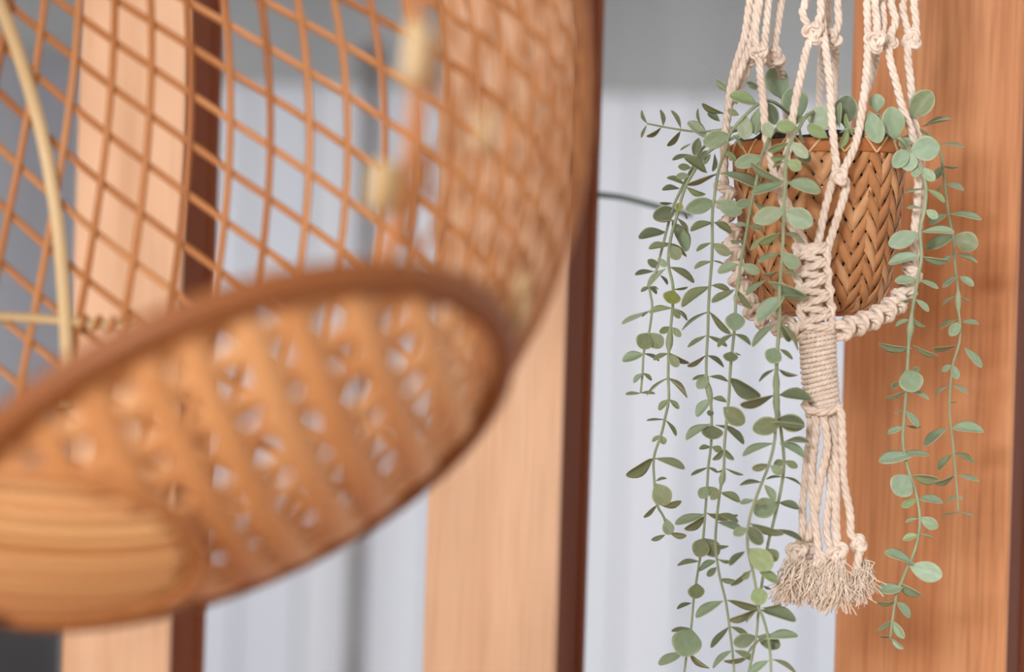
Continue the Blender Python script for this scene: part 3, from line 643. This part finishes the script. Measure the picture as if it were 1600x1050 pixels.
strand([(1285, 170, PY - .03), (1261, 181, Y5 + .03), (1249, 199, Y5 + .012), (1235, 222, Y5)] + yy([(1228, 248), (1227, 282), (1225, 320), (1224, 356), (1223, 390), (1220, 424), (1218, 460), (1218, 495), (1215, 536), (1213, 570), (1213, 610), (1213, 648), (1210, 690), (1202, 724), (1191, 753), (1180, 781), (1170, 815), (1168, 854), (1177, 896), (1182, 925), (1183, 945), (1191, 962), (1200, 994), (1204, 1031), (1206, 1100)], Y5), [
 (1247,200,1213,195,22,'l'),(1258,182,1225,195,18,'l',.01),(1258,178,1301,190,42,'p',.02),(1205,216,1195,192,22,'p',.01),(1250,186,1235,138,46,'g',.06),(1222,156,1208,105,40,'g',.05),(1200,160,1212,195,24,'d',.10),
 (1168,127,1163,98,20,'p',.10),(1166,128,1184,138,12,'d',.11),(1142,145,1119,124,12,'p',.10),(1294,216,1262,196,22,'l',.03),(1250,200,1254,224,6),(1233,223,1200,235,13,'l'),(1230,244,1203,247,11,'l'),(1236,222,1262,246,20,'p'),(1240,230,1266,252,22,'d',.012),
 (1229,250,1251,264,20,'l'),(1226,252,1207,262,7),(1225,284,1170,261,14,'g'),(1225,285,1174,304,18,'g'),(1230,285,1284,297,26,'g'),(1228,328,1177,345,30,'p'),(1226,330,1269,350,36,'b'),(1221,363,1188,382,13,'l'),(1226,364,1259,379,8),(1194,368,1173,392,8,'l',.01),
 (1219,396,1184,408,9,'g'),(1222,394,1246,418,24,'g'),(1217,424,1190,430,6),(1222,424,1248,431,7),(1197,437,1163,458,10,'g'),(1200,440,1262,465,22,'g'),(1222,462,1263,466,10,'o'),(1226,463,1182,500,28,'b'),(1212,506,1172,537,14,'g'),(1216,508,1238,533,16),(1222,506,1253,545,10),
 (1215,543,1202,568,30,'g'),(1218,545,1239,562,8),(1211,577,1184,593,7,'d'),(1216,577,1247,588,6,'d'),(1210,617,1159,638,14,'d'),(1217,617,1270,622,21,'d'),(1222,660,1176,671,31,'o'),(1214,655,1256,665,30,'d',.004),(1205,660,1256,664,10,'g',-.008),
 (1209,692,1159,709,12,'g'),(1218,692,1258,713,14,'g'),(1224,690,1263,690,8,'d'),(1202,726,1175,732,14),(1203,727,1222,740,16,'g'),(1190,753,1156,757,6,'d'),(1194,757,1212,782,15,'g'),(1178,781,1156,787,10,'g'),(1181,781,1192,788,8),
 (1168,822,1190,850,24,'d'),(1168,826,1145,835,16,'g'),(1171,818,1226,834,14,'g'),(1170,857,1205,888,36,'l'),(1164,861,1139,882,12,'d'),(1174,891,1141,914,9),(1172,893,1160,905,12),(1186,894,1218,908,18,'l'),(1180,917,1190,943,29,'l'),
 (1184,951,1140,972,12),(1183,953,1165,972,3),(1189,953,1241,968,21,'d'),(1190,950,1221,948,7),(1195,998,1247,987,18,'g'),(1191,994,1168,1023,3),(1202,1032,1168,1052,16,'g'),(1207,1030,1250,1050,10)], 'o', 0.0014, bumps=((1213, 600), (1213, 628)))
strand(yy([(1219, 500), (1214, 560), (1214, 620), (1220, 670), (1225, 717), (1223, 747), (1216, 785), (1208, 818), (1200, 850), (1191, 908), (1185, 955), (1182, 992), (1172, 1040), (1160, 1100)], Y6), [
 (1225,720,1209,728,14),(1226,720,1246,730,13),(1223,745,1197,747,4,'d'),(1224,745,1252,754,5,'d'),(1215,784,1178,803,34,'g'),(1217,785,1248,794,14,'d'),(1208,827,1252,839,9,'d'),(1200,857,1212,874,22),(1192,915,1203,921,5,'d'),
 (1182,994,1147,1006,24,'d'),(1183,994,1218,1010,26,'d'),(1172,1025,1132,1038,10)], 'o')
# crown, right half
strand([(1290, 222, PY - .02), (1312, 208, PY - .06), (1327, 200, PY - .066), (1345, 205, PY - .068)], [
 (1318,196,1325,150,40,'d',.02),(1312,200,1308,160,14,'g'),(1335,215,1320,178,9,'l'),(1325,200,1312,232,14,'l',-.005),(1297,216,1292,252,8,'l',-.01)], 'g', 0.001)
strand([(1340, 222, PY - .02), (1360, 190, PY - .055), (1372, 178, PY - .05), (1385, 200, PY - .05), (1400, 222, PY - .055)], [
 (1370,176,1370,148,26,'g'),(1357,172,1374,224,33,'g',-.012),(1400,220,1392,168,38,'g')], 'g', 0.001)
# right strands
strand([(1385, 222, PY - .03), (1405, 216, Y7 - .01)] + yy([(1419, 233), (1432, 252), (1441, 270), (1447, 293), (1445, 325), (1438, 360), (1440, 400), (1436, 425), (1430, 460), (1425, 488), (1423, 510), (1420, 535), (1418, 570), (1416, 610), (1413, 650), (1411, 692), (1418, 730), (1424, 748), (1432, 775), (1437, 804), (1436, 832), (1428, 864), (1417, 888), (1409, 908), (1401, 928), (1395, 965), (1391, 998)], Y7), [
 (1424,184,1454,144,40,'o',.03),(1420,238,1466,228,42,'b'),(1419,233,1396,262,26,'b'),(1419,235,1420,268,30,'b'),(1419,232,1410,217,20,'g'),(1440,262,1424,275,16,'g'),(1440,262,1460,282,18,'g'),(1446,294,1414,302,4),(1449,295,1475,313,10,'l'),
 (1443,326,1417,322,5),(1446,328,1465,340,15,'g'),(1437,364,1389,382,30,'b'),(1439,362,1487,360,14,'g'),(1438,400,1390,410,20,'b'),(1441,401,1484,414,14),(1434,436,1398,440,16),(1436,436,1465,451,9),(1428,466,1402,473,5),(1430,467,1452,484,11),
 (1422,499,1399,509,8),(1427,499,1446,512,8),(1425,545,1374,541,13),(1427,540,1463,558,9,'o'),(1416,577,1428,606,40),(1426,578,1435,577,10,'d'),(1404,598,1393,606,10,'d'),(1416,611,1385,623,7),(1418,610,1450,621,7),(1412,641,1397,645,2),
 (1414,641,1436,664,13),(1415,664,1439,669,6,'d'),(1413,668,1387,674,12),(1428,712,1373,716,22,'b'),(1410,708,1454,712,10),(1421,742,1398,774,42,'b'),(1425,743,1466,752,18,'o'),(1432,780,1408,792,14,'l'),(1434,780,1475,782,15),(1436,810,1414,816,6),
 (1437,808,1464,824,20),(1435,836,1411,843,13,'l'),(1437,834,1462,841,3),(1430,882,1381,859,16),(1420,884,1470,900,34,'b'),(1412,918,1369,924,21,'g'),(1404,910,1439,938,18),(1402,940,1370,942,7,'o'),(1400,940,1425,965,16),(1393,970,1371,985,8),
 (1394,970,1412,996,16),(1393,994,1375,996,4,'d'),(1393,998,1410,1013,10,'b')], 'g', 0.00135, bumps=((1423, 512),))
strand([(1400, 222, PY - .02), (1440, 205, PY)] + yy([(1466, 230), (1472, 255), (1476, 285), (1480, 320), (1484, 345), (1490, 375), (1491, 400), (1494, 430), (1497, 455), (1497, 480), (1500, 505), (1499, 535), (1490, 565), (1486, 590), (1484, 620), (1484, 650), (1486, 668), (1490, 705), (1493, 740), (1496, 775), (1497, 802)], Y8), [
 (1442,197,1484,185,5),(1468,226,1503,225,5),(1473,259,1499,262,4),(1473,260,1460,280,14),(1477,288,1462,299,3),(1479,288,1508,295,11),(1480,334,1450,350,14),(1483,334,1531,337,11),(1492,368,1448,388,22),(1490,368,1526,385,34,'o'),
 (1490,398,1470,412,8),(1493,398,1527,409,6),(1496,431,1472,447,10,'b'),(1499,432,1521,446,13),(1494,462,1471,474,4),(1500,462,1518,472,2),(1495,499,1468,510,8,'o'),(1503,503,1530,504,9),(1500,503,1484,525,18),(1496,539,1458,550,6,'o'),(1507,543,1533,574,14),
 (1487,570,1472,580,10),(1488,570,1496,592,14),(1483,602,1460,617,4),(1488,602,1513,612,8),(1484,628,1496,628,2),(1480,668,1442,693,16),(1486,669,1538,672,20),(1490,707,1520,722,8,'o'),(1488,710,1465,735,12,'o'),(1492,743,1460,757,9,'o'),(1497,742,1528,752,8),
 (1496,775,1480,785,6),(1497,775,1504,780,5),(1497,800,1471,808,3),(1497,800,1524,805,3)], 'g', 0.0011, bumps=((1497, 470),))

# ------------------------------------------------------------------ woven rattan lampshade, close to the camera
YS = 1.30; RS = 822.0 / F * YS * 0.985
SCN = W(113, 148, YS)
shade = empty('woven_lampshade', SCN)
tag(shade, 'large round open-weave rattan lampshade hanging in the left foreground', 'lampshade')
bpole = Vector((0.429, -0.435, -0.792)).normalized()           # towards the shade's closed bottom
lax = Vector((0.4234, -0.3066, -0.8525)).normalized()          # axis the lattice winds around
e1 = Vector((1, 0, 0)); e1 = (e1 - lax * e1.dot(lax)).normalized(); e2 = lax.cross(e1)
tocam = (-SCN).normalized()
S_RIM = 0.848
def sph(lat, az, R=RS): return SCN + (lax * -math.sin(lat) + (e1 * math.cos(az) + e2 * math.sin(az)) * math.cos(lat)) * R
def ribbon(name, pts, width, thick, mat, normal_from=None, taper=None):
    """flat strip lying on the shade's surface"""
    mb = MB(); rows = []
    for i, p in enumerate(pts):
        a = pts[max(0, i-1)]; c = pts[min(len(pts)-1, i+1)]; t = (c - a).normalized(); nrm = (p - (normal_from or SCN)).normalized()
        s = t.cross(nrm).normalized() * width * 0.5; q = nrm * thick * 0.5
        rows.append([p - s - q * .6, p - s + q * .6, p + q * 1.2, p + s + q * .6, p + s - q * .6])
    b0 = mb.quadgrid(rows, True); mb.cap([b0 + k for k in range(5)], True); e = b0 + (len(rows) - 1) * 5; mb.cap([e + k for k in range(5)])
    return mb.build(name, mat, shade)
def runs(fn, keep, n):
    cur = []
    for i in range(n + 1):
        p = fn(i / n); q = (p - SCN) / RS
        if keep(q): cur.append(p)
        else:
            if len(cur) > 3: yield cur
            cur = []
    if len(cur) > 3: yield cur
def gd_inv(l): return math.asinh(math.tan(l))
LAT0, LAT1 = math.radians(-64), math.radians(62)
g0 = (Vector((-0.5, 0, 0.05)) + tocam * 0.86).normalized(); G_D = 0.40      # the shade's open side faces this way
def keep_back(q): return q.dot(tocam) < 0.02 or (q.dot(g0) < G_D and q.dot(bpole) < S_RIM + 0.01)
def keep_bowl(q): return q.dot(bpole) > S_RIM - 0.01 and q.dot(tocam) > -0.45
NB = 54; TB = math.tan(math.radians(29))
for s in (1, -1):
    for i in range(NB):
        f = lambda t, i=i, s=s: sph(LAT0 + (LAT1 - LAT0) * t, 2 * PI * (i + 0.25 * s) / NB + s * TB * gd_inv(LAT0 + (LAT1 - LAT0) * t), RS - s * 0.0009)
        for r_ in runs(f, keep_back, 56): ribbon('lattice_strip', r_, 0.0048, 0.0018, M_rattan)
# the closed bowl: broader strips crossing with small gaps, as in a basket's bottom
cb_ = (tocam * 0.75 + Vector((0.15, 0, -0.75))).normalized(); h1 = cb_.cross(Vector((0, 0, 1))).normalized(); h2 = cb_.cross(h1)
for s, ang in ((1, math.radians(28)), (-1, math.radians(122))):
    fdir = h1 * math.cos(ang) + h2 * math.sin(ang); gdir = cb_.cross(fdir)
    k = -13
    while k <= 13:
        off = (k + random.uniform(-.12, .12)) * 0.0245 / RS; k += 1
        if abs(off) > 0.96: continue
        cr = math.sqrt(1 - off * off)
        f = lambda t, off=off, cr=cr, s=s: SCN + (fdir * off + (cb_ * math.cos((t - .5) * 2.9) + gdir * math.sin((t - .5) * 2.9)) * cr) * (RS + s * 0.0009)
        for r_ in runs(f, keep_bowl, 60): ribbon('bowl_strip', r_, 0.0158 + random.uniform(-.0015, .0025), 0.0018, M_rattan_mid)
for dd in (0.02, -0.07, -0.16):              # bands that close the bowl's underside
    a1 = tocam.orthogonal().normalized(); a2 = tocam.cross(a1); rr = math.sqrt(1 - dd * dd)
    f = lambda t: SCN + (tocam * dd + (a1 * math.cos(2*PI*t + 1.2) + a2 * math.sin(2*PI*t + 1.2)) * rr) * (RS + 0.0005)
    for r_ in runs(f, lambda q: q.dot(bpole) > S_RIM - 0.02, 120): ribbon('bowl_band', r_, 0.022, 0.0018, M_rattan_mid)
# hoops: rim of the bowl and edge of the open front
def circle(axis, d, n=96, R=RS):
    a1 = axis.orthogonal().normalized(); a2 = axis.cross(a1); rr = math.sqrt(max(0, 1 - d * d)) * R
    return [SCN + axis * d * R + (a1 * math.cos(2*PI*k/n) + a2 * math.sin(2*PI*k/n)) * rr for k in range(n)]
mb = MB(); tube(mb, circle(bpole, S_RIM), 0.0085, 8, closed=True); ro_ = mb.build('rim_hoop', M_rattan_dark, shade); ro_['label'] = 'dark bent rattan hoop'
arc = [p for p in circle(g0, G_D, 160) if (p - SCN).dot(bpole) / RS < S_RIM]
k0 = max(range(len(arc)), key=lambda k: (arc[k] - arc[k-1]).length); arc = arc[k0:] + arc[:k0]
mb = MB(); tube(mb, arc, 0.0045, 8); mb.build('front_hoop', M_rattan, shade)
# foot under the bowl
b2 = Vector((0.035, -0.50, -0.865)).normalized(); FT = math.cos(math.radians(16.6))
b2x = (Vector((1, 0, -0.42)) - b2 * Vector((1, 0, -0.42)).dot(b2)).normalized(); b2y = b2.cross(b2x)
for k in range(-6, 7):                       # flat canes laid side by side across the foot
    off = (k + random.uniform(-.1, .1)) * 0.0120 / RS
    cr = math.sqrt(1 - off * off)
    f = lambda t: SCN + (b2y * off + (b2 * math.cos((t - .5) * 0.9) + b2x * math.sin((t - .5) * 0.9)) * cr) * (RS + 0.003 + 0.0005 * (k % 2))
    for r_ in runs(f, lambda q: q.normalized().dot(b2) > FT, 40): ribbon('foot_cane', r_, 0.0124, 0.002, (M_rattan_mid, M_foot, M_rattan_mid, M_foot, M_foot)[k % 5])
mb = MB(); tube(mb, circle(b2, math.cos(math.radians(17.2)), 72, RS + 0.003), 0.0050, 8, closed=True); mb.build('foot_hoop', M_rattan, shade)
# pale canes on the inside of the far wall
def on_far(px, py, R):
    dr = W(px, py, 1.0).normalized(); bq = dr.dot(SCN); c = SCN.length_squared - R * R; disc = bq * bq - c
    return dr * (bq + math.sqrt(max(disc, 0)))
ribbon('upright_cane', catmull([on_far(x, y, RS - 0.004) for x, y in ((-40, -90), (10, 30), (45, 135), (70, 230), (90, 350), (99, 450), (104, 540), (104, 640))], 0.01), 0.0085, 0.003, M_cane)
ribbon('cross_cane', catmull([on_far(x, y, RS - 0.0035) for x, y in ((-120, 488), (-30, 493), (60, 498), (120, 503), (180, 508), (255, 513))], 0.01), 0.0058, 0.003, M_cane)
for k in range(6):
    x = 128 + k * 22; ribbon('cane_lashing', [on_far(x + dx, 504 + k * 1.3 + dy, RS - 0.0062) for dx, dy in ((-5, 12), (-1, 4), (3, -4), (7, -12))], 0.0034, 0.0015, M_rattan)
def on_near(px, py, R):
    dr = W(px, py, 1.0).normalized(); bq = dr.dot(SCN); c = SCN.length_squared - R * R
    return dr * (bq - math.sqrt(max(bq * bq - c, 0)))
for (x, y, hh, ww) in ((655, 85, 48, .016), (602, 292, 38, .017), (818, 470, 44, .012), (760, 205, 30, .008)):      # pale bindings along the open side's edge
    ribbon('cane_lashing', [on_near(x + dx, y + hh * k, RS + 0.003) for k, dx in ((-1, 3), (-.4, 0), (.3, -3), (1, -8))], ww, 0.003, M_cane)
# top fitting and flex up to the beam
tp = SCN - lax * RS
mb = MB(); tube(mb, catmull([tp + lax * 0.03, tp, tp + Vector((0, 0, 0.05)), Vector((tp.x, YS, TOP_Z))], 0.02), 0.003, 8); mb.build('flex', M_metal, shade)
mb = MB(); cc = circle(-lax, math.cos(math.radians(27)), 48); tube(mb, cc, 0.006, 8, closed=True); mb.build('top_hoop', M_rattan, shade)
mb = MB(); rows = []
for ang in (0.5, 4, 9, 14, 20, 28):
    c = circle(-lax, math.cos(math.radians(ang)), 40, RS - 0.003); rows.append(c)
mb.quadgrid(rows, True); mb.build('top_cap', M_rattan, shade)
